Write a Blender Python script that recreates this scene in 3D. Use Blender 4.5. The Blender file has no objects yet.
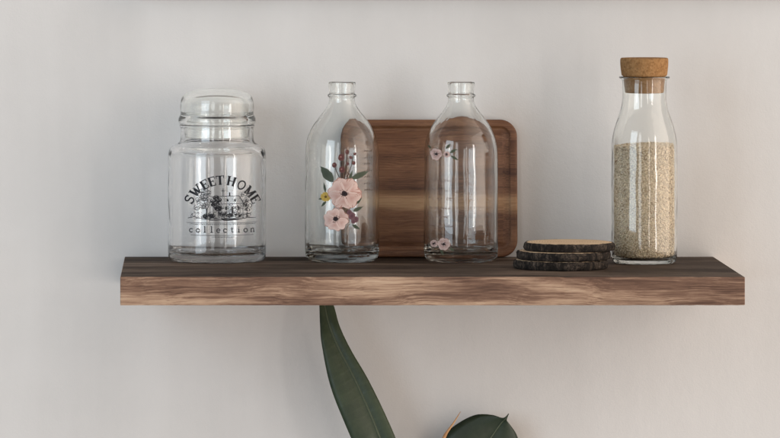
import bpy, bmesh, math, random
from mathutils import Vector, Matrix, noise as mnoise
random.seed(7)
scene = bpy.context.scene
COL = scene.collection
S = 0.0012            # metres per unit; every length below is in these units
F = 4910.0            # camera distance to the shelf front
CX, HZ = 198.7, -72.0 # optical axis
ZC = 276.8 - HZ       # camera height above the shelf top
PI = math.pi
def kk(Y): return (F + Y) / F
def X_(px, Y=0.0): return (px - CX) * kk(Y)
def Z_(py, Y=0.0): return ZC - (py - HZ) * kk(Y)
DEPTH = 300.0         # shelf depth, wall plane

# ------------------------------------------------------------ helpers
def tag(o, label=None, cat=None, group=None, kind=None):
    for k, v in (('label', label), ('category', cat), ('group', group), ('kind', kind)):
        if v: o[k] = v
    return o
def empty(name, loc):
    o = bpy.data.objects.new(name, None); COL.objects.link(o)
    o.empty_display_size = 0.02; o.location = Vector(loc) * S
    return o
def build(name, verts, faces, mat, parent=None, smooth=True, loc=(0, 0, 0), cols=None):
    me = bpy.data.meshes.new(name)
    me.from_pydata([Vector(v) * S for v in verts], [], faces); me.validate(); me.update()
    for p in me.polygons: p.use_smooth = smooth
    if cols:
        at = me.color_attributes.new('Col', 'FLOAT_COLOR', 'POINT')
        for i, c in enumerate(cols): at.data[i].color = (c[0], c[1], c[2], 1)
    for m in (mat if isinstance(mat, (list, tuple)) else [mat]): me.materials.append(m)
    o = bpy.data.objects.new(name, me); COL.objects.link(o)
    o.location = Vector(loc) * S
    if parent: o.parent = parent
    return o
def fix_normals(o):
    bm = bmesh.new(); bm.from_mesh(o.data)
    bmesh.ops.recalc_face_normals(bm, faces=bm.faces); bm.to_mesh(o.data); bm.free()
def chaikin(p, n=2):
    for _ in range(n):
        q = [p[0]]
        for a, b in zip(p, p[1:]):
            q.append((a[0]*.75 + b[0]*.25, a[1]*.75 + b[1]*.25))
            q.append((a[0]*.25 + b[0]*.75, a[1]*.25 + b[1]*.75))
        q.append(p[-1]); p = q
    return p
def lathe(name, prof, mat, parent=None, seg=112, n=2, wob=0.0, loc=(0, 0, 0)):
    """prof starts and ends on the axis (r=0)"""
    prof = chaikin(prof, n)
    vs, fs = [], []
    inner = prof[1:-1]
    m = len(inner)
    ph = [random.uniform(0, 6.28) for _ in range(4)]
    for (r, z) in inner:
        for s in range(seg):
            a = 2*PI*s/seg
            rr = r*(1 + wob*(math.sin(2*a+ph[0]+z*.03) + .6*math.sin(3*a+ph[1]-z*.05)))
            vs.append((rr*math.cos(a), rr*math.sin(a), z + wob*r*.5*math.sin(a*2+ph[2])))
    b = len(vs); vs.append((0, 0, prof[0][1])); vs.append((0, 0, prof[-1][1]))
    for i in range(m-1):
        for s in range(seg):
            t = (s+1) % seg
            fs.append((i*seg+s, i*seg+t, (i+1)*seg+t, (i+1)*seg+s))
    for s in range(seg):
        t = (s+1) % seg
        fs.append((b, t, s)); fs.append((b+1, (m-1)*seg+s, (m-1)*seg+t))
    o = build(name, vs, fs, mat, parent, loc=loc); fix_normals(o)
    return o

# ------------------------------------------------------------ materials
class NT:
    def __init__(s, name):
        s.m = bpy.data.materials.new(name); s.m.use_nodes = True
        s.t = s.m.node_tree; s.t.nodes.clear()
        s.out = s.n('ShaderNodeOutputMaterial')
    def n(s, kind, **kw):
        nd = s.t.nodes.new(kind)
        for k, v in kw.items():
            if k in nd.inputs.keys(): nd.inputs[k].default_value = v
            else: setattr(nd, k, v)
        return nd
    def l(s, a, b): s.t.links.new(a, b)
    def ramp(s, fac, stops, interp='LINEAR'):
        r = s.n('ShaderNodeValToRGB'); r.color_ramp.interpolation = interp
        e = r.color_ramp.elements
        while len(e) < len(stops): e.new(.5)
        for el, (p, c) in zip(e, stops): el.position = p; el.color = (*c, 1) if len(c) == 3 else c
        s.l(fac, r.inputs[0]); return r.outputs[0]
    def math(s, op, a, b=None):
        m = s.n('ShaderNodeMath', operation=op)
        for i, v in enumerate((a, b)):
            if v is None: continue
            if isinstance(v, (int, float)): m.inputs[i].default_value = v
            else: s.l(v, m.inputs[i])
        return m.outputs[0]
    def noise(s, vec, scale, detail=4, rough=.55, dist=0):
        nd = s.n('ShaderNodeTexNoise', Scale=scale, Detail=detail, Roughness=rough, Distortion=dist)
        s.l(vec, nd.inputs['Vector']); return nd.outputs['Fac']
    def mapping(s, scale=(1, 1, 1), loc=(0, 0, 0), rot=(0, 0, 0)):
        tc = s.n('ShaderNodeTexCoord'); mp = s.n('ShaderNodeMapping')
        mp.inputs['Scale'].default_value = scale; mp.inputs['Location'].default_value = loc
        mp.inputs['Rotation'].default_value = rot
        s.l(tc.outputs['Object'], mp.inputs['Vector']); return mp.outputs[0]
    def mix(s, fac, a, b, mode='MIX'):
        m = s.n('ShaderNodeMix', data_type='RGBA', blend_type=mode)
        if isinstance(fac, (int, float)): m.inputs[0].default_value = fac
        else: s.l(fac, m.inputs[0])
        for i, v in ((6, a), (7, b)):
            if isinstance(v, tuple): m.inputs[i].default_value = (*v, 1)
            else: s.l(v, m.inputs[i])
        return m.outputs[2]
    def bsdf(s, color, rough=.6, spec=.35, bump=None, bstr=.2, bdist=.001, **kw):
        p = s.n('ShaderNodeBsdfPrincipled')
        p.inputs['Specular IOR Level'].default_value = spec
        for i, v in (('Base Color', color), ('Roughness', rough)):
            if isinstance(v, tuple): p.inputs[i].default_value = (*v, 1)
            elif isinstance(v, (int, float)): p.inputs[i].default_value = v
            else: s.l(v, p.inputs[i])
        for k, v in kw.items(): p.inputs[k].default_value = v
        if bump is not None:
            b = s.n('ShaderNodeBump', Strength=bstr, Distance=bdist)
            s.l(bump, b.inputs['Height']); s.l(b.outputs[0], p.inputs['Normal'])
        s.l(p.outputs[0], s.out.inputs[0]); return s.m

def mat_wall():
    t = NT('painted_plaster'); v = t.mapping()
    big = t.noise(v, 3.0, 3, .5); fine = t.noise(v, 420, 3, .6); mid = t.noise(v, 60, 4, .6)
    shade_streaks = t.noise(t.mapping((9, 1, 1.3), (2.2, 0, .4)), 1.0, 4, .6, .3); blot = t.noise(v, 11, 4, .6)  # soft vertical shadow bands painted into the wall colour as stretched noise
    f = t.math('ADD', t.math('MULTIPLY', big, .35), t.math('ADD', t.math('MULTIPLY', shade_streaks, .45), t.math('MULTIPLY', blot, .2)))
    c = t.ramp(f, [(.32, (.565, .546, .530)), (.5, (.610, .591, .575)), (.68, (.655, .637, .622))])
    return t.bsdf(c, .8, .2, t.math('ADD', fine, t.math('MULTIPLY', mid, 2.2)), .22, .0008)

def mat_wood(name, stops, along=2.2, across=26, seed=(0, 0, 0), bump=.25, rough=.55, fig=.55, spec=.3, ring=9.0, band=None, wave=.03, amp=1.0, fibw=.42):
    """grain along X. rings cut by the faces give cathedral figure"""
    t = NT(name)
    tc0 = t.n('ShaderNodeTexCoord'); sp0 = t.n('ShaderNodeSeparateXYZ'); t.l(tc0.outputs['Object'], sp0.inputs[0])
    wv = t.noise(t.mapping((7, 7, 12), seed), 1.0, 2, .5)
    cb = t.n('ShaderNodeCombineXYZ'); t.l(sp0.outputs[0], cb.inputs[0])
    off = t.math('MULTIPLY', t.math('SUBTRACT', wv, .5), wave)
    t.l(t.math('ADD', sp0.outputs[1], off), cb.inputs[1]); t.l(t.math('ADD', sp0.outputs[2], off), cb.inputs[2])
    def M(sc, lo):
        mp = t.n('ShaderNodeMapping'); mp.inputs['Scale'].default_value = sc; mp.inputs['Location'].default_value = lo
        t.l(cb.outputs[0], mp.inputs['Vector']); return mp.outputs[0]
    v = M((along, across, across), seed)
    warp = t.noise(t.mapping((5, 9, 9), seed), 1.0, 3, .5)
    flow = t.noise(v, 1.0, 5, .6, .6)
    vr = M((.55*ring/9, ring, ring), (seed[0]+.3, seed[1]+.17, seed[2]+.4))
    nr = t.noise(vr, 1.0, 2, .45, .35)
    rings = t.math('PINGPONG', t.math('MULTIPLY', nr, 9.0), .5)
    rings = t.math('MULTIPLY', rings, 2.0)
    fib = t.noise(M((13, 560, 560), seed), 1.0, 4, .75)
    pore = t.ramp(t.noise(M((38, 900, 900), (seed[0]+5, seed[1], seed[2])), 1.0, 2, .5), [(.60, (0, 0, 0)), (.68, (1, 1, 1))])
    f = t.math('ADD', t.math('MULTIPLY', flow, 1-fig), t.math('MULTIPLY', rings, fig*.55))
    f = t.math('ADD', f, t.math('MULTIPLY', t.math('SUBTRACT', warp, .5), .55))
    f = t.math('ADD', f, t.math('MULTIPLY', t.math('SUBTRACT', fib, .5), fibw))
    f = t.math('ADD', t.math('MULTIPLY', t.math('SUBTRACT', f, .47), amp), .5)
    c = t.ramp(f, stops)
    c = t.mix(t.math('MULTIPLY', pore, .45), c, stops[0][1])
    if band:
        z0, z1, bc = band
        tc = t.n('ShaderNodeTexCoord'); sx = t.n('ShaderNodeSeparateXYZ'); t.l(tc.outputs['Object'], sx.inputs[0])
        zz = t.math('ADD', sx.outputs[2], t.math('MULTIPLY', t.math('SUBTRACT', warp, .5), .018))
        zz = t.math('ADD', zz, t.math('MULTIPLY', sx.outputs[0], .03))
        mid = (z0+z1)/2
        d = t.math('ABSOLUTE', t.math('SUBTRACT', zz, mid))
        k = t.n('ShaderNodeMapRange'); t.l(d, k.inputs[0])
        k.inputs[1].default_value = (z1-z0)/2+.004; k.inputs[2].default_value = (z1-z0)/2-.004
        kf = t.math('MULTIPLY', k.outputs[0], .8)
        c = t.mix(kf, c, t.ramp(f, bc))
    r = t.ramp(f, [(.2, (rough+.1,)*3), (.8, (rough-.05,)*3)])
    return t.bsdf(c, r, spec, t.math('ADD', fib, flow), bump, .0008)

def mat_glass(name, col=(1, 1, 1), rough=0.015, wav=.11):
    t = NT(name)
    g = t.n('ShaderNodeBsdfGlass', IOR=1.48, Roughness=rough); g.inputs['Color'].default_value = (*col, 1)
    h = t.noise(t.mapping((1, 1, .45)), 55, 2, .4)
    b = t.n('ShaderNodeBump', Strength=wav, Distance=.004); t.l(h, b.inputs['Height'])
    t.l(b.outputs[0], g.inputs['Normal']); t.l(g.outputs[0], t.out.inputs[0])
    return t.m
def mat_ink(name, rough=.45):
    t = NT(name); a = t.n('ShaderNodeVertexColor', layer_name='Col')
    n = t.noise(t.mapping(), 900, 2, .6)
    c = t.mix(t.math('MULTIPLY', n, .30), a.outputs[0], (.72, .70, .68), 'MULTIPLY')
    return t.bsdf(c, rough, .12)
def mat_cork():
    t = NT('cork'); v = t.mapping()
    vo = t.n('ShaderNodeTexVoronoi', Scale=420); t.l(v, vo.inputs['Vector'])
    sp = t.noise(v, 240, 4, .65)
    c = t.ramp(vo.outputs['Color'], [(0, (.225, .112, .042)), (.5, (.285, .150, .060)), (1, (.34, .19, .082))])
    dark = t.ramp(sp, [(.36, (1, 1, 1)), (.44, (0, 0, 0))])
    c = t.mix(t.math('MULTIPLY', dark, .5), c, (.12, .055, .025))
    return t.bsdf(c, .85, .15, t.math('ADD', sp, vo.outputs['Distance']), .5, .0008)
def mat_bark():
    t = NT('bark'); v = t.mapping((1, 1, .6))
    a = t.noise(v, 230, 6, .75, .8); b = t.noise(t.mapping(), 38, 3, .6)
    c = t.ramp(t.math('ADD', t.math('MULTIPLY', a, .65), t.math('MULTIPLY', b, .35)),
               [(.36, (.006, .005, .005)), (.5, (.026, .021, .018)), (.58, (.085, .064, .050)), (.72, (.24, .20, .17))])
    return t.bsdf(c, .9, .15, a, 1.0, .002)
def mat_slice():
    t = NT('slice_wood'); tc = t.n('ShaderNodeTexCoord'); v = tc.outputs['Object']
    wv = t.n('ShaderNodeTexWave', wave_type='RINGS', rings_direction='Z', Scale=95, Distortion=2.5, Detail=2)
    wv.inputs['Detail Scale'].default_value = 1.2
    t.l(v, wv.inputs['Vector']); n = t.noise(v, 45, 4, .6)
    f = t.math('ADD', t.math('MULTIPLY', wv.outputs['Fac'], .5), t.math('MULTIPLY', n, .5))
    c = t.ramp(f, [(.2, (.44, .29, .165)), (.55, (.61, .435, .275)), (.85, (.70, .535, .36))])
    return t.bsdf(c, .7, .25, f, .15, .0006)
def mat_leaf(name, a, b):
    t = NT(name); v = t.mapping()
    n = t.noise(v, 28, 4, .6); w = t.noise(t.mapping((1, 1, .5)), 160, 3, .6)
    wv = t.n('ShaderNodeTexWave', wave_type='BANDS', bands_direction='Z', Scale=26, Distortion=1.6, Detail=2)
    t.l(t.mapping((1, 1, 1), (0, 0, 0), (0, math.radians(28), 0)), wv.inputs['Vector']); vein = t.math('POWER', wv.outputs['Fac'], 5.0)
    dust = t.noise(v, 75, 5, .7)
    f = t.math('ADD', t.math('MULTIPLY', n, .7), t.math('ADD', t.math('MULTIPLY', w, .22), t.math('MULTIPLY', vein, .05)))
    c = t.ramp(f, [(.35, a), (.65, b)])
    c = t.mix(t.math('MULTIPLY', t.ramp(dust, [(.45, (0, 0, 0)), (.75, (1, 1, 1))]), .12), c, (.12, .125, .09))
    return t.bsdf(c, t.ramp(dust, [(.3, (.38,)*3), (.7, (.58,)*3)]), .4, t.math('ADD', w, t.math('MULTIPLY', vein, .4)), .14, .001)
def mat_plain(name, a, b, scale=80, rough=.6, bump=.2, spec=.3):
    t = NT(name); n = t.noise(t.mapping(), scale, 4, .6)
    return t.bsdf(t.ramp(n, [(.3, a), (.7, b)]), rough, spec, n, bump, .001)
def mat_grain():
    t = NT('grain'); a = t.n('ShaderNodeVertexColor', layer_name='Col')
    n = t.noise(t.mapping(), 1500, 2, .5)
    return t.bsdf(t.mix(t.math('MULTIPLY', n, .3), a.outputs[0], (.45, .33, .2)), .6, .25)

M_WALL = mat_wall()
M_SHELF = mat_wood('shelf_walnut', [(.16, (.090, .045, .029)), (.34, (.175, .096, .062)), (.50, (.325, .205, .136)), (.66, (.43, .292, .198)), (.85, (.50, .362, .260))],
                   6.0, 58, (1.95, 2.3, .4), ring=10, fig=.42, wave=.020, amp=1.25, fibw=.75)
M_TOP = mat_wood('shelf_dark_stain', [(.20, (.026, .016, .011)), (.42, (.052, .034, .024)), (.58, (.095, .065, .047)), (.8, (.15, .108, .080))],
                   5, 18, (1.2, .3, 2.4), ring=6, spec=.14, rough=.7, wave=.05, amp=1.3, fig=.25, fibw=.5)
M_BOARD = mat_wood('board_acacia', [(.18, (.030, .012, .007)), (.38, (.092, .038, .019)), (.56, (.158, .069, .034)), (.82, (.250, .122, .060))],
                   4.5, 46, (3.1, .7, 1.9), rough=.5, fig=.35, ring=12, wave=.018, amp=1.0, fibw=.9,
                   band=(.066, .086, [(.2, (.14, .068, .034)), (.5, (.29, .16, .08)), (.8, (.42, .26, .14))]))
M_GLASS = mat_glass('clear_glass', (.985, .99, .985))
M_GLASS_J = mat_glass('jar_glass', (1, 1, 1))
M_GLASS_G = mat_glass('lid_glass', (.993, .998, .992), wav=.02)
M_INK = mat_ink('print_ink')
M_CORK, M_BARK, M_SLICE, M_GRAIN = mat_cork(), mat_bark(), mat_slice(), mat_grain()
M_LEAF = mat_leaf('rubber_leaf', (.023, .036, .017), (.040, .058, .026))
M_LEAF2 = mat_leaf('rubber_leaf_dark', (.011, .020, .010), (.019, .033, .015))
M_RIB = mat_plain('leaf_rib', (.060, .075, .045), (.085, .10, .062), 60, .5)
M_SHEATH = mat_plain('sheath', (.36, .17, .07), (.50, .29, .14), 50, .5)
M_STEM = mat_plain('stem', (.05, .06, .025), (.09, .08, .04), 60, .7)

# ------------------------------------------------------------ wall
def grid_plane(name, x0, x1, z0, z1, y, mat):
    return build(name, [(x0, y, z0), (x1, y, z0), (x1, y, z1), (x0, y, z1)], [(0, 1, 2, 3)], mat, smooth=False)
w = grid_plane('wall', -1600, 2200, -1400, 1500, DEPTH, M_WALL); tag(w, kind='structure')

# added unseen slab above the frame, placed only to shade the wall top
def add_shade_blocker():
    x0, x1, y0, y1 = X_(128, DEPTH), X_(1100, DEPTH), DEPTH-34, DEPTH-.3
    z0 = Z_(-7.5, DEPTH); z1 = z0+22
    bm = bmesh.new(); bmesh.ops.create_cube(bm, size=1)
    for v in bm.verts: v.co = Vector(((x0 if v.co.x < 0 else x1), (y0 if v.co.y < 0 else y1), (z0 if v.co.z < 0 else z1))) * S
    bmesh.ops.bevel(bm, geom=bm.edges[:], offset=1.0*S, segments=2, profile=.6, affect='EDGES')
    me = bpy.data.meshes.new('shade_blocker'); bm.to_mesh(me); bm.free(); me.materials.append(M_WALL)
    o = bpy.data.objects.new('shade_blocker', me); COL.objects.link(o); tag(o, kind='structure')
add_shade_blocker()

# ------------------------------------------------------------ shelf
def shelf():
    x0, x1, z0, z1 = X_(120.2), X_(745), Z_(305.4), 0.0
    bm = bmesh.new()
    bmesh.ops.create_cube(bm, size=1)
    for v in bm.verts:
        v.co = Vector(((x0 if v.co.x < 0 else x1), (0 if v.co.y < 0 else DEPTH-.3), (z0 if v.co.z < 0 else z1))) * S
    bmesh.ops.bevel(bm, geom=bm.edges[:], offset=1.0*S, segments=3, profile=.6, affect='EDGES')
    for i in range(1, 160):
        xx = (x0 + (x1-x0)*i/160) * S
        bmesh.ops.bisect_plane(bm, geom=bm.verts[:]+bm.edges[:]+bm.faces[:], plane_co=(xx, 0, 0), plane_no=(1, 0, 0))
    rd = random.Random(4); wear = [rd.gauss(0, 1) for _ in range(200)]
    for v in bm.verts:                                   # slightly uneven, handled edges
        i = int((v.co.x/S-x0)/(x1-x0)*160); q = .5*wear[max(0, i)] + .3*wear[max(0, i-1)] + .3*wear[i+1]
        if v.co.y < 1.2*S:
            if v.co.z > -1.2*S: v.co.z -= .22*abs(q)*S; v.co.y += .18*abs(q)*S
            elif v.co.z < (z0+1.2)*S: v.co.z += .2*abs(q)*S
    me = bpy.data.meshes.new('floating_shelf'); bm.to_mesh(me); bm.free()
    me.materials.append(M_SHELF); me.materials.append(M_TOP)
    for p in me.polygons:
        if p.normal.z > .9: p.material_index = 1
    o = bpy.data.objects.new('floating_shelf', me); COL.objects.link(o)
    return tag(o, 'thick wooden floating shelf with streaky brown front and dark stained top on pale wall', 'shelf')
shelf()

# ------------------------------------------------------------ printed marks on round glass
class Print:
    """flat ink laid on a cylinder; u, v are measured on the front of the glass (u right, v up from the base)"""
    def __init__(s, r, rot=0.0): s.r, s.rot, s.vs, s.fs, s.cs, s.lay = r, rot, [], [], [], 0
    def pt(s, u, v):
        rr = s.r + .18 + s.lay*.012
        q = max(-.999, min(.999, u/s.r)); a = math.asin(q) + s.rot
        return (rr*math.sin(a), -rr*math.cos(a), v)
    def stroke(s, pts, wd, col, taper=False):
        n = len(pts)
        if n < 2: return
        # finer steps
        P = []
        for a, b in zip(pts, pts[1:]):
            m = max(1, int(math.hypot(b[0]-a[0], b[1]-a[1])/2.5))
            for i in range(m): P.append((a[0]+(b[0]-a[0])*i/m, a[1]+(b[1]-a[1])*i/m))
        P.append(pts[-1]); n = len(P); base = len(s.vs)
        for i, p in enumerate(P):
            a, b = P[max(0, i-1)], P[min(n-1, i+1)]
            dx, dy = b[0]-a[0], b[1]-a[1]; L = math.hypot(dx, dy) or 1
            w_ = wd/2 * ((1 - .8*i/(n-1)) if taper else 1)
            nx, ny = -dy/L*w_, dx/L*w_
            s.vs += [s.pt(p[0]+nx, p[1]+ny), s.pt(p[0]-nx, p[1]-ny)]; s.cs += [col, col]
        for i in range(n-1):
            k = base+2*i; s.fs.append((k, k+1, k+3, k+2))
        s.lay += 1
    def blob(s, c, outline, col, edge=None, rings=5):
        """filled outline (list of points) around c"""
        edge = edge or col; base = len(s.vs); n = len(outline)
        s.vs.append(s.pt(*c)); s.cs.append(col)
        for k in range(1, rings+1):
            f = k/rings
            for p in outline:
                s.vs.append(s.pt(c[0]+(p[0]-c[0])*f, c[1]+(p[1]-c[1])*f))
                s.cs.append(tuple(col[i]+(edge[i]-col[i])*f for i in range(3)))
        for j in range(n): s.fs.append((base, base+1+j, base+1+(j+1) % n))
        for k in range(rings-1):
            for j in range(n):
                a = base+1+k*n; b = a+n; t = (j+1) % n
                s.fs.append((a+j, b+j, b+t, a+t))
        s.lay += 1
    def ell(s, c, rx, ry, col, edge=None, ang=0, irr=.08, n=18):
        o = []
        for i in range(n):
            t = 2*PI*i/n; q = 1+random.uniform(-irr, irr)
            x, y = rx*q*math.cos(t), ry*q*math.sin(t)
            o.append((c[0]+x*math.cos(ang)-y*math.sin(ang), c[1]+x*math.sin(ang)+y*math.cos(ang)))
        s.blob(c, o, col, edge, 3)
    def petal(s, root, ang, L, W, col, edge, notch=.1):
        o = []; n = 22
        for i in range(n):
            t = 2*PI*i/n
            a = (1-math.cos(t))/2*L; b = math.sin(t)*W*(.45+.75*(a/L)) * .75
            if abs(t-PI) < .5: a -= L*notch*(1-abs(t-PI)/.5)*1.0
            a += random.uniform(-.02, .02)*L; b += random.uniform(-.03, .03)*W
            o.append((root[0]+a*math.cos(ang)-b*math.sin(ang), root[1]+a*math.sin(ang)+b*math.cos(ang)))
        c = (root[0]+L*.5*math.cos(ang), root[1]+L*.5*math.sin(ang))
        s.blob(c, o, col, edge, 5)
    def leaf(s, a, b, W, col, edge):
        dx, dy = b[0]-a[0], b[1]-a[1]; L = math.hypot(dx, dy); o = []; n = 20
        for i in range(n):
            t = i/n; side = 1 if t < .5 else -1; q = t*2 if t < .5 else (1-t)*2
            w_ = W/2*math.sin(PI*q**.8)*side + random.uniform(-.04, .04)*W
            o.append((a[0]+dx*q-dy/L*w_, a[1]+dy*q+dx/L*w_))
        s.blob((a[0]+dx*.5, a[1]+dy*.5), o, col, edge, 4)
    def make(s, name, parent):
        return build(name, s.vs, s.fs, M_INK, parent, smooth=True, cols=s.cs)

def arc(cx, cy, rx, ry, a0, a1, n=12):
    return [(cx+rx*math.cos(math.radians(a0+(a1-a0)*i/n)), cy+ry*math.sin(math.radians(a0+(a1-a0)*i/n))) for i in range(n+1)]
B, T = .235, .15       # heavy and light strokes of the slab lettering
def tick(x, y, w=.30): return ([(x-w/2, y), (x+w/2, y)], .09)
GL = {
 'S': [(arc(.45, .74, .30, .22, 20, 270, 14)+arc(.45, .28, .34, .25, 90, -160, 14)[1:], .15), ([(.76, .70), (.76, 1.0)], .08), ([(.08, 0.0), (.08, .30)], .08)],
 'W': [([(-.08, .97), (.22, .03)], B), ([(.22, .03), (.45, .80)], T), ([(.45, .80), (.70, .03)], B), ([(.70, .03), (.98, .97)], T), tick(-.08, .96, .36), tick(.98, .96, .34), tick(.45, .88, .2)],
 'E': [([(.18, .04), (.18, .96)], B), ([(.04, .955), (.78, .955)], .09), ([(.04, .045), (.80, .045)], .09), ([(.2, .51), (.58, .51)], .09), ([(.77, .72), (.77, .99)], .08), ([(.79, .0), (.79, .30)], .08), ([(.58, .38), (.58, .64)], .07)],
 'T': [([(.45, .04), (.45, .92)], B), ([(.0, .955), (.90, .955)], .09), ([(.03, .70), (.03, .99)], .08), ([(.87, .70), (.87, .99)], .08), tick(.45, .045, .42)],
 'H': [([(.15, .04), (.15, .96)], B), ([(.80, .04), (.80, .96)], B), ([(.2, .5), (.76, .5)], .09), tick(.15, .955, .36), tick(.15, .045, .36), tick(.80, .955, .36), tick(.80, .045, .36)],
 'O': [(arc(.46, .5, .40, .45, 0, 360, 28), .14)],
 'M': [([(.10, .04), (.10, .94)], T), ([(.10, .94), (.48, .12)], B), ([(.48, .12), (.86, .94)], T), ([(.88, .04), (.88, .94)], B), tick(.08, .955, .3), tick(.08, .045, .34), tick(.90, .955, .3), tick(.90, .045, .34)],
 'c': [(arc(.3, .3, .24, .27, 40, 320, 14), .11), ([(.5, .44), (.5, .54)], .08)],
 'o': [(arc(.3, .3, .25, .27, 0, 360, 18), .11)],
 'l': [([(.3, .04), (.3, .96)], .12), ([(.16, .95), (.3, .95)], .07), tick(.3, .035, .34)],
 'e': [(arc(.3, .3, .24, .27, 0, 320, 16), .10), ([(.07, .31), (.53, .31)], .07)],
 't': [([(.3, .80), (.3, .12), (.38, .04), (.52, .06)], .11), ([(.12, .56), (.5, .56)], .07)],
 'i': [([(.3, .04), (.3, .55)], .12), ([(.3, .74), (.3, .86)], .13), ([(.17, .55), (.3, .55)], .07), tick(.3, .035, .34)],
 'n': [([(.12, .04), (.12, .56)], .11), ([(.12, .42), (.26, .55), (.40, .55), (.48, .42), (.48, .04)], .10), tick(.12, .035, .26), tick(.48, .035, .26), ([(.02, .55), (.12, .55)], .07)],
}
def glyph(P, ch, fn, sc, col):
    for pts, wd in GL[ch]:
        P.stroke([fn(x, y) for x, y in pts], wd*sc, col)

# ------------------------------------------------------------ glass jar with lid
def jar():
    Y = 237.0; k = kk(Y); px = 217.0
    z = lambda py: Z_(py, Y)
    R = 49*k
    root = empty('glass_jar', (X_(px, Y), Y, 0))
    tag(root, 'clear glass jar with domed glass lid and black printed house emblem', 'jar')
    r = lambda v: v*k
    outer = [(0, 2.2), (r(36), 2.2), (r(41), .9), (r(42.5), 0), (r(44), 0), (r(47.5), 1.6), (r(49), 6), (r(49.1), 16), (r(49), 60), (r(49), z(160)), (r(49), z(156)),
             (r(48.4), z(150)), (r(45.5), z(146)), (r(41), z(144)), (r(37.4), z(142)), (r(36.4), z(138)), (r(36.2), z(131)), (r(36.6), z(127.5)), (r(37.6), z(126)), (r(37.4), z(124.4)), (r(36.2), z(124.1))]
    inner = [(r(34.6), z(124.6)), (r(33.9), z(128)), (r(33.7), z(138)), (r(34.4), z(143)), (r(38.5), z(147)), (r(43), z(149.5)), (r(45.6), z(154)), (r(46), z(162)), (r(46), 60), (r(46), 20),
             (r(45.4), 12), (r(42), 8.2), (r(34), 7.2), (r(18), 7.6), (0, 8)]
    body = lathe('jar_body', outer+inner, M_GLASS_J, root, wob=.0012)
    # lid: flange on the rim, hollow dome above, hollow plug below
    lo = [(0, z(88.0)), (r(10), z(88.2)), (r(20), z(89.2)), (r(28), z(91.0)), (r(33), z(94)), (r(35.6), z(98)), (r(36.6), z(103)), (r(36.9), z(109)), (r(36.4), z(113)), (r(37.2), z(115.5)), (r(38.6), z(118)), (r(38.8), z(121.5)), (r(37.8), z(123.5)), (r(35.2), z(123.7)),
          (r(33.0), z(124.6)), (r(32.6), z(130)), (r(32.2), z(137)), (r(31.6), z(138.2)), (r(30.6), z(137.6)), (r(30.0), z(130)), (r(30.6), z(120)), (r(32.4), z(112)), (r(32.8), z(104)), (r(31.6), z(100)), (r(29), z(97)), (r(24), z(94.8)), (r(14), z(93.0)), (0, z(92.4))]
    lid = lathe('lid', lo, M_GLASS_G, root, wob=.001)
    # printed emblem
    INK = (.022, .022, .026); GREY = (.11, .11, .115)
    def uv(x, y): return ((x-px)*k, z(y)+1.8)
    cx, cy, rad = 222.0, 215.8, 31.9
    P = Print(R)
    for ch, a in zip('SWEETHOME', (-62.5, -45, -28.3, -15.8, -3.6, 14.2, 31, 48, 63)):
        wd = {'W': .95, 'M': .98, 'H': .95}.get(ch, .88); h = 9.3
        def fn(x, y, a=a, wd=wd):
            aa = math.radians(a) + (x-wd/2)*h*.88/(rad+4.5); rr = rad + y*h
            return uv(cx+rr*math.sin(aa), cy-rr*math.cos(aa))
        glyph(P, ch, fn, h*k*1.02, INK)
    P.make('printed_title', body)
    P = Print(R)
    for i, ch in enumerate('collection'):
        def fn(x, y, i=i): return uv(191.3+i*6.72+(x-.3)*7.0, 231.4-y*6.6)
        glyph(P, ch, fn, 7.0*k*1.15, INK)
    P.make('printed_word', body)
    P = Print(R); rd = random.Random(3)
    for y, x0, x1 in ((221.9, 187, 256), (234.1, 191, 253)):     # thin rules broken by tiny dashes
        P.stroke([uv(x0, y), uv(x1, y)], .45*k, GREY)
    x = 190.0
    while x < 254:
        l_ = rd.uniform(.5, 1.6); P.stroke([uv(x, 223.2+rd.uniform(-.2, .2)), uv(x+l_, 223.2+rd.uniform(-.2, .2))], .7*k, GREY); x += l_+rd.uniform(.4, .9)
    x = 212.0
    while x < 234:
        l_ = rd.uniform(.5, 1.4); P.stroke([uv(x, 235.7), uv(x+l_, 235.7+rd.uniform(-.2, .2))], .7*k, GREY); x += l_+rd.uniform(.4, .8)
    P.make('printed_rule', body)
    P = Print(R)
    def scrib(x, y, rx, ry, n, wd, col=INK, size=(1.0, 2.4)):
        for _ in range(n):
            a, q = rd.uniform(0, 6.28), math.sqrt(rd.random()); sx, sy = x+rx*q*math.cos(a), y+ry*q*math.sin(a)
            s0 = rd.uniform(0, 360); rr = rd.uniform(*size)
            P.stroke([uv(*p) for p in arc(sx, sy, rr, rr*.7, s0, s0+rd.uniform(120, 260), 7)], wd*k*rd.uniform(.7, 1.3), col)
    scrib(203.5, 195.5, 7.5, 6.5, 60, .42, GREY, (1.2, 2.8))         # tree beside the house
    P.stroke([uv(206, 218), uv(206.8, 210), uv(205, 203), uv(203.5, 197)], 1.5*k, INK, True)
    P.stroke([uv(206.5, 210), uv(210, 202), uv(211.5, 196)], .8*k, INK, True)
    P.stroke([uv(205.5, 206), uv(200, 200)], .6*k, INK, True)
    scrib(203, 204, 6, 4.5, 22, .5, GREY)
    for a, b, w_ in (((212, 203.5), (217.5, 195.5), .6), ((217.5, 195.5), (221.5, 203), .5), ((217.5, 195.5), (238, 195), .6), ((238, 195), (243, 202.5), .6), ((221.5, 203), (243, 202.5), .55),
                     ((213, 203), (213, 215), .45), ((221.5, 203), (221.5, 216), .45), ((242, 202.5), (242, 215), .45), ((222.7, 187.5), (222.7, 195), .7), ((221.2, 190), (224.4, 190), .5), ((229, 191.5), (229, 195), 1.2)):
        P.stroke([uv(*a), uv(*b)], w_*k, INK)
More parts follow.
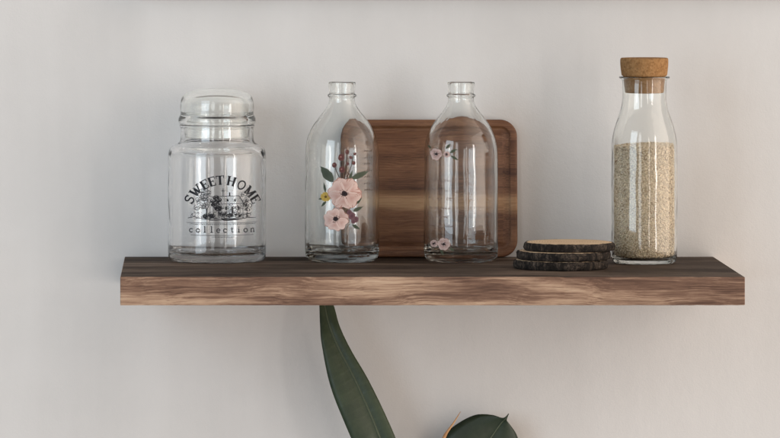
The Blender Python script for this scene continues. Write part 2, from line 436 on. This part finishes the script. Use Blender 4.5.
    for i in range(14):                                              # roof hatching
        x = 218.8+i*1.55; P.stroke([uv(x, 196+rd.uniform(0, 1)), uv(x+2.6, 202+rd.uniform(-1, 0))], .3*k, GREY)
    for i in range(12):
        x = 214+i*2.3; y = rd.uniform(204, 207); P.stroke([uv(x, y), uv(x+rd.uniform(-.3, .3), y+rd.uniform(3, 7))], .35*k, GREY)
    for (x, y, w_, h_) in ((214.4, 206, 2.2, 3), (217.6, 207.5, 2.0, 6), (224.5, 205.5, 2.2, 3.4), (230.5, 205.5, 2.0, 6.5), (236.5, 205.5, 2.2, 3.4), (226, 198, 2, 2.4), (233, 198, 2, 2.4)):
        P.stroke([uv(x+w_/2, y), uv(x+w_/2, y+h_)], w_*k*.8, INK if rd.random() < .6 else GREY)
    scrib(215.5, 200.5, 4.2, 5.0, 44, .6); scrib(219, 207, 3, 4, 18, .55)
    scrib(243.5, 196.5, 4.0, 5.5, 26, .45, GREY); scrib(244.5, 205, 3.2, 5, 22, .5)
    P.stroke([uv(245, 216), uv(244.6, 201)], .8*k, INK, True)
    for _ in range(20): scrib(rd.uniform(193, 251), rd.uniform(211.5, 216), 2.4, 1.8, 3, .42, rd.choice((INK, GREY, GREY)))
    scrib(197.5, 208.5, 1.6, 4, 9, .42, GREY); scrib(209, 215, 6, 1.8, 30, .6); scrib(229, 213.5, 12, 2.6, 40, .5); scrib(231, 207, 8, 4, 22, .4, GREY)
    P.stroke([uv(190.5, 217), uv(196, 215.6), uv(204, 217.6), uv(216, 218.6), uv(232, 218.2), uv(246, 216.6), uv(252, 217.2)], .6*k, INK)
    for _ in range(12):
        x = rd.uniform(203, 232); l_ = rd.uniform(5, 13); y = rd.uniform(216.2, 219.2)
        P.stroke([uv(x, y), uv(x+l_/2, y+.3), uv(x+l_, y)], rd.uniform(.5, 1.1)*k, INK, True)
    P.make('printed_house', body)
jar()

# ------------------------------------------------------------ milk bottles
BY = 234.0
def bottle_glass(root):
    k = kk(BY); z = lambda py: Z_(py, BY); r = lambda v: v*k
    outer = [(0, 3), (r(24), 2.6), (r(29.5), .6), (r(31), 0), (r(32.5), .2), (r(35.6), 3), (r(37), 9), (r(37.2), 18), (r(37), 60), (r(37), z(165)), (r(37), z(154)), (r(36.2), z(144)), (r(33.8), z(134.5)), (r(29.6), z(126)), (r(24.2), z(118.5)), (r(18.8), z(112)), (r(14.8), z(106.5)), (r(13.0), z(102)),
             (r(12.7), z(98.2)), (r(13.0), z(97.2)), (r(14.4), z(96.4)), (r(14.5), z(94.6)), (r(13.0), z(93.8)), (r(12.6), z(92.8)), (r(12.9), z(90)), (r(13.5), z(86)), (r(13.7), z(83)), (r(13.2), z(82)), (r(12.2), z(81.8))]
    inner = [(r(11.2), z(82.2)), (r(10.6), z(85)), (r(10.2), z(92)), (r(10.3), z(100)), (r(11.2), z(104.5)), (r(15.4), z(111.5)), (r(21), z(119)), (r(26.6), z(127)), (r(30.8), z(135.5)), (r(33.2), z(145)), (r(34), z(155)), (r(34.2), z(170)), (r(34.2), 60), (r(34), 18),
             (r(32), 10.5), (r(26), 8), (r(12), 9.5), (0, 10.5)]
    return lathe('bottle_glass', outer+inner, M_GLASS, root, wob=.0016)
PINK, PINK_E = (.55, .335, .29), (.70, .53, .475)
DK = (.012, .010, .014)
def flower(P, c, R0, n, a0, sq=1.0, cen=None, cr=3.0):
    for i in range(n):
        a = a0 + 2*PI*i/n
        L = R0*random.uniform(.92, 1.06)*(1-(1-sq)*abs(math.sin(a)))
        v = random.uniform(.84, 1.10)
        P.petal(c, a+.05, L*1.035, L*.80, (.30, .12, .10), (.42, .22, .18), .16)
        P.petal(c, a, L, L*.74, tuple(x*v*.93 for x in PINK), tuple(min(.9, x*v) for x in PINK_E), .16)
    for i in range(n):                                  # fine veins between petals
        a = a0 + 2*PI*(i+.5)/n
        P.stroke([(c[0]+2.5*math.cos(a), c[1]+2.5*math.sin(a)), (c[0]+R0*.7*math.cos(a), c[1]+R0*.7*math.sin(a)*sq)], .4, (.42, .17, .14), True)
    cen = cen or c
    P.ell(cen, cr, cr*.95, DK, (.05, .03, .03), 0, .18)
    for i in range(16):
        a = random.uniform(0, 6.28); q = random.uniform(cr*1.1, cr*1.75)
        P.ell((cen[0]+q*math.cos(a), cen[1]+q*math.sin(a)), .38, .38, (.06, .03, .03), n=8)
def bottle_a():
    k = kk(BY); z = lambda py: Z_(py, BY); px = 342.0; R = 37*k
    root = empty('milk_bottle', (X_(px, BY), BY, 0))
    tag(root, 'clear glass milk bottle printed with large pink flowers on its front, standing beside the jar', 'bottle', 'glass milk bottles on the shelf')
    g = bottle_glass(root)
    uv = lambda x, y: ((x-px-1.1)*k, z(y)+1.8)
    GR, GR2 = (.045, .055, .038), (.085, .10, .07)
    P = Print(R)
    for a, b, w_ in (((333.5, 182), (320.8, 166.5), 9.5), ((351, 178.5), (369, 171.6), 6.2), ((326.5, 198), (318.5, 199.3), 2.6), ((326.5, 201), (321.5, 207), 2.6), ((326, 193), (324, 182), 2.4), ((353, 211), (363, 206.5), 3.6), ((352, 224), (360, 229), 3.4), ((356, 204), (362, 197), 3.0), ((349, 181), (352.5, 170), 3)):
        P = Print(R); P.leaf(uv(*a), uv(*b), w_, GR, GR2); P.stroke([uv(*a), uv(*b)], .35, (.10, .13, .09), True)
        P.make('printed_leaf', g)
    P = Print(R); P.lay = 60
    for pts in (((343, 181), (342, 170), (341.5, 158)), ((341, 181), (337, 172), (334.5, 165)), ((344, 181), (346, 168), (347, 152)), ((346, 180), (351, 166), (353, 155))):
        P.stroke([uv(*p) for p in pts], .7, (.05, .035, .03))
    for c, q in (((341.4, 157.4), 3.3), ((334.6, 165), 2.4), ((342, 169.6), 3.1), ((347, 152), 2.0), ((353.4, 163), 1.8), ((350.5, 157.5), 1.6), ((354.5, 154), 1.4), ((347.5, 163.5), 1.6)):
        P.ell(uv(*c), q, q*1.1, (.085, .030, .030), (.13, .055, .05)); P.ell(uv(c[0]-.5, c[1]-.5), q*.3, q*.3, (.30, .14, .12), n=8)
    P.make('printed_berries', g)
    P = Print(R); P.lay = 110
    for c, q in (((351.5, 215.5), 3.6), ((355.2, 219), 3.0), ((349, 212), 2.5), ((353, 221), 2.3)):
        P.ell(uv(*c), q, q*1.15, (.09, .04, .055), (.17, .09, .10))
    P.make('printed_bud', g)
    P = Print(R); P.lay = 130
    for i in range(5):
        a = .5+2*PI*i/5; P.petal(uv(326.6, 196.6), a, 5.2, 3.6, (.46, .29, .05), (.58, .40, .10))
    P.ell(uv(326.6, 196.6), 1.4, 1.4, (.16, .09, .02)); P.make('printed_flower', g)
    P = Print(R); P.lay = 160; flower(P, uv(336.6, 219), 13.2, 5, .7, .88, uv(336.2, 218.4), 2.5); P.make('printed_flower', g)
    P = Print(R); P.lay = 260; flower(P, uv(344.2, 193.2), 16.8, 6, .42, .98); P.make('printed_flower', g)
    P = Print(R); rd = random.Random(5)                 # column of tiny lettering running round the side, too small to read
    for row in range(7):
        y = 152+row*6.5 + rd.uniform(-.3, .3)
        for c in range(4):
            x = 364.5 + c*2.2
            if x > 372: break
            P.stroke([uv(x, y), uv(x+rd.uniform(.6, 1.2), y-rd.uniform(.5, 2))], .6, (.05, .035, .03))
    P.make('printed_lettering', g)
def bottle_b():
    k = kk(BY); z = lambda py: Z_(py, BY); px = 461.0; R = 37*k
    root = empty('milk_bottle', (X_(px, BY), BY, 0))
    tag(root, 'clear glass milk bottle with two small pink flower sprigs in front of the cutting board', 'bottle', 'glass milk bottles on the shelf')
    g = bottle_glass(root)
    uv = lambda x, y: ((x-px-0.9)*k, z(y)+1.8)
    P = Print(R)
    for a, b, w_ in (((449, 153), (456, 149), 3), ((450, 156), (457, 160), 2.6), ((445, 149), (450, 143.5), 2.4), ((449, 247), (453.5, 251), 2.4), ((440, 249), (443, 255), 2.4), ((431, 149), (428, 146), 2)):
        P = Print(R); P.leaf(uv(*a), uv(*b), w_, (.05, .06, .035), (.10, .11, .07)); P.make('printed_leaf', g)
    for c, q, n in (((436.2, 154.6), 6.2, 6), ((446, 154.6), 3.4, 5), ((443.4, 243.8), 6.4, 6), ((434.2, 243.6), 4.0, 5)):
        P = Print(R); P.lay = 40; flower(P, uv(*c), q, n, random.random(), 1.0, None, q*.22); P.make('printed_flower', g)
    P = Print(R); rd = random.Random(8)                 # short rows of pale script, too small to read
    for y, x0, x1 in ((181, 431, 452), (191, 430, 456), (199, 429, 455), (208.5, 430, 455), (217, 432, 452), (226, 431, 454)):
        x = x0
        while x < x1:
            l_ = rd.uniform(1.1, 2.2)
            if rd.random() < .22: x += l_; continue
            h = rd.choice((1.4, 1.6, 3.0)); s0 = rd.uniform(0, 200)
            P.stroke([uv(*p) for p in arc(x+l_/2, y, l_*.42, h*.5, s0, s0+rd.uniform(150, 300), 8)], .42, (.24, .17, .15)); x += l_+.25
    P.make('printed_lettering', g)
bottle_a(); bottle_b()

# ------------------------------------------------------------ cork bottle and its grain
def cork_bottle():
    Y = 205.0; k = kk(Y); z = lambda py: Z_(py, Y); px = 644.3; r = lambda v: v*k
    root = empty('storage_bottle', (X_(px, Y), Y, 0))
    tag(root, 'tall glass storage bottle with cork stopper at right end of shelf', 'bottle')
    outer = [(0, 2.4), (r(22), 2), (r(27), .4), (r(28.5), 0), (r(29.6), .2), (r(31.8), 2.5), (r(32.8), 8), (r(33), 20), (r(33), 60), (r(33), z(150)), (r(32.6), z(141)), (r(31), z(132)), (r(28.6), z(124)), (r(25.4), z(115)), (r(23), z(107)), (r(22.0), z(100)), (r(21.9), z(90)), (r(22.2), z(81)), (r(23.4), z(78.8)), (r(25.3), z(78.2)), (r(25.5), z(77)), (r(24.4), z(76.2))]
    inner = [(r(22.6), z(76.6)), (r(21.2), z(79)), (r(20.8), z(84)), (r(20.5), z(95)), (r(20.6), z(101)), (r(21.8), z(108)), (r(24.2), z(116)), (r(27.4), z(125)), (r(29.6), z(133)), (r(30.9), z(142)), (r(31.2), z(152)), (r(31.2), 60), (r(31.1), 12), (r(30), 6), (r(26), 4.2), (r(12), 4.6), (0, 5)]
    lathe('bottle_glass', outer+inner, M_GLASS, root, wob=.001)
    c = lathe('cork_stopper', [(0, z(57.6)), (r(21.5), z(57.6)), (r(23.4), z(58.1)), (r(24.0), z(60)), (r(23.8), z(66)), (r(22.8), z(74.6)), (r(22.2), z(75.8)), (r(20.9), z(76.1)), (r(20.6), z(78)), (r(20.0), z(86)), (r(19.4), z(92)), (r(18.8), z(93.2)), (0, z(93.4))], M_CORK, root, wob=.004)
    # grain: thousands of kernels packed against the glass, one mesh
    gx, gy = X_(px, Y), Y
    top = z(145.8)
    ico = bmesh.new(); bmesh.ops.create_icosphere(ico, subdivisions=1, radius=1)
    iv = [v.co.copy() for v in ico.verts]; ico.verts.index_update(); ifc = [tuple(v.index for v in f.verts) for f in ico.faces]; ico.free()
    rd = random.Random(11); vs, fs, cs = [], [], []
    def rin(h): return r(31.2) if h > 11 else r(31.2) - (11-h)**2*.07
    def add(p, n_):
        L, W = rd.uniform(.9, 1.4), rd.uniform(.52, .72)
        t = Vector((rd.gauss(0, 1), rd.gauss(0, 1), rd.gauss(0, 1))); t -= n_*(t.dot(n_)*.8); t.normalize()
        q = t.to_track_quat('X', 'Z'); b = len(vs); v0 = rd.random()
        if v0 < .07: c_ = (.38, .25, .145)
        elif v0 < .22: c_ = (.62, .475, .30)
        else:
            m = rd.uniform(.85, 1.15); c_ = (.84*m, .70*m, .515*m)
        for v in iv:
            w_ = q @ Vector((v.x*L, v.y*W, v.z*W*.85)); vs.append((p[0]+w_.x, p[1]+w_.y, p[2]+w_.z)); cs.append(c_)
        for f in ifc: fs.append(tuple(b+i for i in f))
    for _ in range(19000):
        a, h = rd.uniform(0, 2*PI), rd.uniform(6.6, top)
        rr = rin(h) - 1.5 - rd.random()**2*2.4
        n_ = Vector((math.cos(a), math.sin(a), 0)); add((rr*n_.x, rr*n_.y, h), n_)
    for _ in range(1800):
        a = rd.uniform(0, 2*PI); rr = (rin(top)-2.0)*math.sqrt(rd.random())
        add((rr*math.cos(a), rr*math.sin(a), top + rd.uniform(-1, 1.2) + 1.5*math.sin(a+1)*rr/33), Vector((0, 0, 1)))
    b = len(vs); n = 40; rings = [(0, 5.8), (25*k, 5.8), (r(28), 9), (r(28.8), 14), (r(28.8), top-2), (0, top-1.4)]
    for rr, h in rings[1:-1]:
        for i in range(n): vs.append((rr*math.cos(2*PI*i/n), rr*math.sin(2*PI*i/n), h)); cs.append((.62, .50, .35))
    for j in range(3):
        for i in range(n): t = (i+1) % n; fs.append((b+j*n+i, b+j*n+t, b+(j+1)*n+t, b+(j+1)*n+i))
    fs.append(tuple(b+i for i in range(n))[::-1]); fs.append(tuple(b+3*n+i for i in range(n)))
    g = build('grain_filling', vs, fs, M_GRAIN, smooth=True, cols=cs, loc=(gx, gy, 0))
    tag(g, 'pale beige grain kernels filling the corked glass bottle', 'grain', kind='stuff')
cork_bottle()

# ------------------------------------------------------------ cutting board leaning on the wall
def board():
    Yb = 276.0; k = 1.0575
    W, H, TH, RAD = 176.5*k, 137.5*k, 13.0, 17.0*k
    def loop(inset, y, n=10):
        pts = []; rr = max(RAD-inset, 2.0)
        for cx, cz, a0 in ((W-RAD, RAD, -90), (W-RAD, H-RAD, 0), (RAD, H-RAD, 90), (RAD, RAD, 180)):
            # corner centres move in only once the inset passes the radius
            for i in range(n+1):
                a = math.radians(a0+90*i/n); pts.append((cx+rr*math.cos(a), y, cz+rr*math.sin(a)))
        return pts
    L = [loop(1.6, TH), loop(.5, TH-.5), loop(0, TH-1.8), loop(0, 2.0), loop(.5, .6), loop(1.8, 0), loop(6.6, 0), loop(7.2, .25), loop(8.4, 2.2), loop(9.6, 2.9), loop(11.5, 2.6), loop(15.0, 1.5), loop(20.0, .9)]
    n = len(L[0]); vs = [p for l_ in L for p in l_]; fs = []
    for j in range(len(L)-1):
        for i in range(n):
            t = (i+1) % n; fs.append((j*n+i, j*n+t, (j+1)*n+t, (j+1)*n+i))
    fs.append(tuple(range(n))[::-1]); fs.append(tuple((len(L)-1)*n+i for i in range(n)))
    o = build('cutting_board', vs, fs, M_BOARD, smooth=False); fix_normals(o)
    for p in o.data.polygons: p.use_smooth = len(p.vertices) == 4
    o.data.set_sharp_from_angle(angle=math.radians(50))
    tilt = math.asin((DEPTH-.6-Yb-TH)/H)
    o.rotation_euler = (-tilt, 0, 0)
    o.location = Vector((X_(341, Yb), Yb, TH*math.sin(tilt)+.1)) * S
    tag(o, 'dark brown wooden cutting board with rounded corners leaning on wall behind bottles', 'cutting board')
board()

# ------------------------------------------------------------ coasters
def coaster(px, Y, z0, R0, th, seed, label):
    rd = random.Random(seed); ph = [rd.uniform(0, 6.28) for _ in range(6)]
    root = empty('wood_coaster', (X_(px, Y), Y, z0)); tag(root, label, 'coaster', 'wood slice coasters in a stack')
    seg = 200
    def rad(a): return R0*(1+.012*math.sin(2*a+ph[0])+.012*math.sin(3*a+ph[1])+.007*math.sin(7*a+ph[2])+.005*math.sin(13*a+ph[3]))
    vs, fs = [], []
    prof = [(-5.0, 0.3), (-1.8, 0), (-.5, .7), (0, 2.2), (.2, th*.5), (0, th-2), (-.6, th-.6), (-2.0, th-.05), (-5.0, th-.4)]
    for j, (dr, h) in enumerate(prof):
        for s in range(seg):
            a = 2*PI*s/seg; q = rad(a)+dr
            rough = mnoise.noise(Vector((q*.10*math.cos(a), q*.10*math.sin(a), j*.55+seed*7))) + .7*mnoise.noise(Vector((q*.34*math.cos(a), q*.34*math.sin(a), j*.9+seed*3))) + .4*rd.uniform(-1, 1)
            if 1 < j < 8: q += .75*rough
            hh = h + (rd.uniform(-.18, .18)+.35*mnoise.noise(Vector((q*.2*math.cos(a), q*.2*math.sin(a), seed*5))) if 2 < j < 8 else 0)
            vs.append((q*math.cos(a), q*math.sin(a), hh))
    for j in range(len(prof)-1):
        for s in range(seg):
            t = (s+1) % seg; fs.append((j*seg+s, j*seg+t, (j+1)*seg+t, (j+1)*seg+s))
    b = build('bark', vs, fs, M_BARK, root); fix_normals(b)
    vs, fs = [], []
    for rr, h in ((-2.6, .25), (-2.6, th-.15), (-3.4, th+.1), (-14, th+.12), (-30, th+.12)):
        for s in range(seg):
            a = 2*PI*s/seg; q = rad(a)+rr; vs.append((q*math.cos(a), q*math.sin(a), h))
    for j in range(4):
        for s in range(seg): t = (s+1) % seg; fs.append((j*seg+s, j*seg+t, (j+1)*seg+t, (j+1)*seg+s))
    fs.append(tuple(range(seg))[::-1]); fs.append(tuple(4*seg+i for i in range(seg)))
    wd = build('wood_disc', vs, fs, M_SLICE, root); fix_normals(wd)
CO = 127.0
coaster(561.3, CO-1, 0.05, 46.6*kk(CO), 8.9, 1, 'bark edged wood slice coaster at the bottom of the stack, resting on the shelf')
coaster(563.8, CO+1, 9.25, 46.8*kk(CO), 8.7, 2, 'bark edged wood slice coaster sandwiched in the middle of the stack')
coaster(569.0, CO+4, 18.2, 44.6*kk(CO), 8.4, 3, 'bark edged wood slice coaster on top of the stack, its pale wood face showing')

# ------------------------------------------------------------ rubber plant under the shelf
def plant():
    Y0 = 235.0
    P = lambda px, py, Y: Vector((X_(px, Y), Y, Z_(py, Y)))
    root = empty('rubber_plant', P(440, 600, Y0)); tag(root, 'dark green rubber plant with broad pointed leaves under the shelf', 'plant')
    inv = -Vector(P(440, 600, Y0))
    def leaf(rows, mat, name='leaf', fold=.18, nx=10, rib=None, ribw=(.7, 1.7)):
        """rows: (left px, mid px, right px, py left, py mid, py right, Y)"""
        # densify with Catmull-Rom
        def cr(a, b, c, d, t): return tuple(.5*((2*b[i])+(-a[i]+c[i])*t+(2*a[i]-5*b[i]+4*c[i]-d[i])*t*t+(-a[i]+3*b[i]-3*c[i]+d[i])*t**3) for i in range(len(b)))
        R_ = []
        for i in range(len(rows)-1):
            a, b, c, d = rows[max(0, i-1)], rows[i], rows[i+1], rows[min(len(rows)-1, i+2)]
            for j in range(8): R_.append(cr(a, b, c, d, j/8))
        R_.append(rows[-1]); vs, fs = [], []
        mids = []
        for (xl, xm, xr, yl, ym, yr, Y) in R_:
            l_, m_, r_ = P(xl, yl, Y), P(xm, ym, Y), P(xr, yr, Y)
            wl, wr = (l_-m_).length, (r_-m_).length
            l_.y -= wl*fold; r_.y -= wr*fold*.6; m_.y += 0
            mids.append((m_, max(wl, wr)))
            for i in range(nx+1):
                t = i/nx
                if t <= .5: q = l_.lerp(m_, t*2); q.y -= math.sin(t*2*PI)*wl*.10
                else: q = m_.lerp(r_, t*2-1); q.y -= math.sin((t*2-1)*PI)*wr*.10
                vs.append(q+inv)
        n = nx+1
        for j in range(len(R_)-1):
            for i in range(nx): fs.append((j*n+i, j*n+i+1, (j+1)*n+i+1, (j+1)*n+i))
        o = build(name, vs, fs, mat, root)
        so = o.modifiers.new('thickness', 'SOLIDIFY'); so.thickness = .0006; so.offset = 0
        # raised midrib
        vs, fs = [], []; seg = 8; N = len(mids)
        for j, (m_, w_) in enumerate(mids):
            rr = min(ribw[0]+(ribw[1]-ribw[0])*j/N, max(.15, w_*.25))
            for s in range(seg):
                a = 2*PI*s/seg; vs.append(m_+inv+Vector((rr*math.cos(a), -.4+rr*.8*math.sin(a), 0)))
        for j in range(N-1):
            for s in range(seg): t = (s+1) % seg; fs.append((j*seg+s, j*seg+t, (j+1)*seg+t, (j+1)*seg+s))
        build('midrib', vs, fs, M_RIB, o)
        return o
    leaf([(322, 323.5, 325, 293, 292.5, 293, 268), (319.6, 323.2, 330, 299.5, 298, 299, 268), (319.4, 325, 334.2, 307, 307, 307, 265),
          (320.0, 328.6, 339.8, 325, 323, 326.5, 259), (321.6, 337.6, 351, 344, 346, 350, 255), (329.5, 355, 368.5, 383, 380, 380, 251), (343, 371.5, 387, 419, 417, 418, 247),
          (361, 385.5, 401, 458, 452, 452, 245), (384, 401, 412, 494, 489, 488, 247), (408, 415, 420, 522, 519, 517, 251), (429, 430.5, 432, 549, 548, 547, 257), (436.5, 437.5, 438.5, 566, 566, 566, 235)], M_LEAF)
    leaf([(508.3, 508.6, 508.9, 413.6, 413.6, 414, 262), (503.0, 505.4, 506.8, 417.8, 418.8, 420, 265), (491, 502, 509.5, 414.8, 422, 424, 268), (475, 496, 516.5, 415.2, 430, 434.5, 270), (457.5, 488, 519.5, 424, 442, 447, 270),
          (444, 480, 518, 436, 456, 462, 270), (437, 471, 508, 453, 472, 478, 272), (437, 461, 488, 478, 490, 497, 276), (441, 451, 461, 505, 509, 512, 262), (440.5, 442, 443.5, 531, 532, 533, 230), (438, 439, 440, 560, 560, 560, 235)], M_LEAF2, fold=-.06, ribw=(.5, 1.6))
    def tube(name, pts, mat, seg=12):
        vs, fs = [], []
        for (p, rr) in pts:
            for s in range(seg): a = 2*PI*s/seg; vs.append(p+inv+Vector((rr*math.cos(a), rr*math.sin(a), 0)))
        for j in range(len(pts)-1):
            for s in range(seg): t = (s+1) % seg; fs.append((j*seg+s, j*seg+t, (j+1)*seg+t, (j+1)*seg+s))
        fs.append(tuple(range(seg))[::-1]); fs.append(tuple((len(pts)-1)*seg+s for s in range(seg)))
        o = build(name, vs, fs, mat, root); fix_normals(o); return o
    tube('leaf_sheath', [(P(437.5, 560, 235), 2.6), (P(436.5, 520, 226), 3.0), (P(437, 480, 240), 2.9), (P(441.5, 443, 246), 2.3), (P(446, 433.5, 246), 1.8), (P(453.5, 423, 246), 1.15), (P(460.6, 411.6, 246), .3)], M_SHEATH)
    tube('stem', [(P(440, 600, Y0), 6), (P(439, 580, Y0), 5.5), (P(438, 562, Y0), 4.5), (P(437.6, 552, Y0), 2)], M_STEM)
plant()

# ------------------------------------------------------------ light
wd = bpy.data.worlds.new('World'); scene.world = wd; wd.use_nodes = True
bg = wd.node_tree.nodes['Background']; wt = wd.node_tree; tc = wt.nodes.new('ShaderNodeTexCoord'); sx = wt.nodes.new('ShaderNodeSeparateXYZ'); wr = wt.nodes.new('ShaderNodeValToRGB')
mr = wt.nodes.new('ShaderNodeMapRange'); mr.inputs[1].default_value = -1; mr.inputs[2].default_value = 1
wt.links.new(tc.outputs['Generated'], sx.inputs[0]); wt.links.new(sx.outputs[0], mr.inputs[0]); wt.links.new(mr.outputs[0], wr.inputs[0]); wt.links.new(wr.outputs[0], bg.inputs[0])
for el, (p, c) in zip([wr.color_ramp.elements.new(.5)] + [], [(.5, (.29, .278, .265, 1))]): el.color = c      # the room is brighter and warmer to the right
wr.color_ramp.elements[0].color = (.19, .215, .255, 1); wr.color_ramp.elements[-1].position = .95; wr.color_ramp.elements[-1].color = (2.0, 1.75, 1.53, 1)
bg.inputs[1].default_value = 1.0
def area(name, az, el, dist, w_, h_, power, col, target=(X_(400), 200, -20)):
    l = bpy.data.lights.new(name, 'AREA'); l.shape = 'RECTANGLE'; l.size = w_; l.size_y = h_; l.energy = power; l.color = col
    o = bpy.data.objects.new(name, l); COL.objects.link(o)
    a, e = math.radians(az), math.radians(el); t = Vector(target)*S
    d = Vector((math.sin(a)*math.cos(e), -math.cos(a)*math.cos(e), math.sin(e)))
    o.location = t + d*dist; o.rotation_euler = (-d).to_track_quat('-Z', 'Y').to_euler()
    return o
area('window_and_fill_light', -42, 10, 3.3, 1.5, 2.2, 45, (.75, .89, 1.0))
area('window_and_fill_light', -16, 9, 3.4, .50, 2.0, 9, (.93, .97, 1.0))
area('window_and_fill_light', 41, 4, 3.2, .20, 1.7, 10, (1.0, .96, .92))
area('window_and_fill_light', 17, 4, 3.4, .12, 1.6, 3.5, (1.0, .95, .90))
area('window_and_fill_light', 68, 9, 2.7, 2.8, 3.0, 22, (1.0, .90, .81))  # added warm fill, not a window; brightens the right side of the wall

# ------------------------------------------------------------ camera
cd = bpy.data.cameras.new('camera'); cam = bpy.data.objects.new('camera', cd); COL.objects.link(cam)
cam.location = Vector((0, -F, ZC)) * S; cam.rotation_euler = (PI/2, 0, 0)
cd.sensor_fit = 'HORIZONTAL'; cd.sensor_width = 36; cd.lens = 36*F/780
cd.shift_x = (390-CX)/780; cd.shift_y = -(219-HZ)/780
cd.clip_start = .05; cd.clip_end = 100
scene.camera = cam

# ------------------------------------------------------------ render
scene.view_settings.view_transform = 'Standard'; scene.view_settings.look = 'None'
scene.view_settings.exposure = 0; scene.view_settings.gamma = 1
cy = scene.cycles
cy.use_denoising = True; cy.denoiser = 'OPENIMAGEDENOISE'
cy.max_bounces = 24; cy.transmission_bounces = 20; cy.glossy_bounces = 8; cy.diffuse_bounces = 4; cy.transparent_max_bounces = 16
cy.caustics_reflective = True; cy.caustics_refractive = True; cy.blur_glossy = .3
cy.sample_clamp_indirect = 40
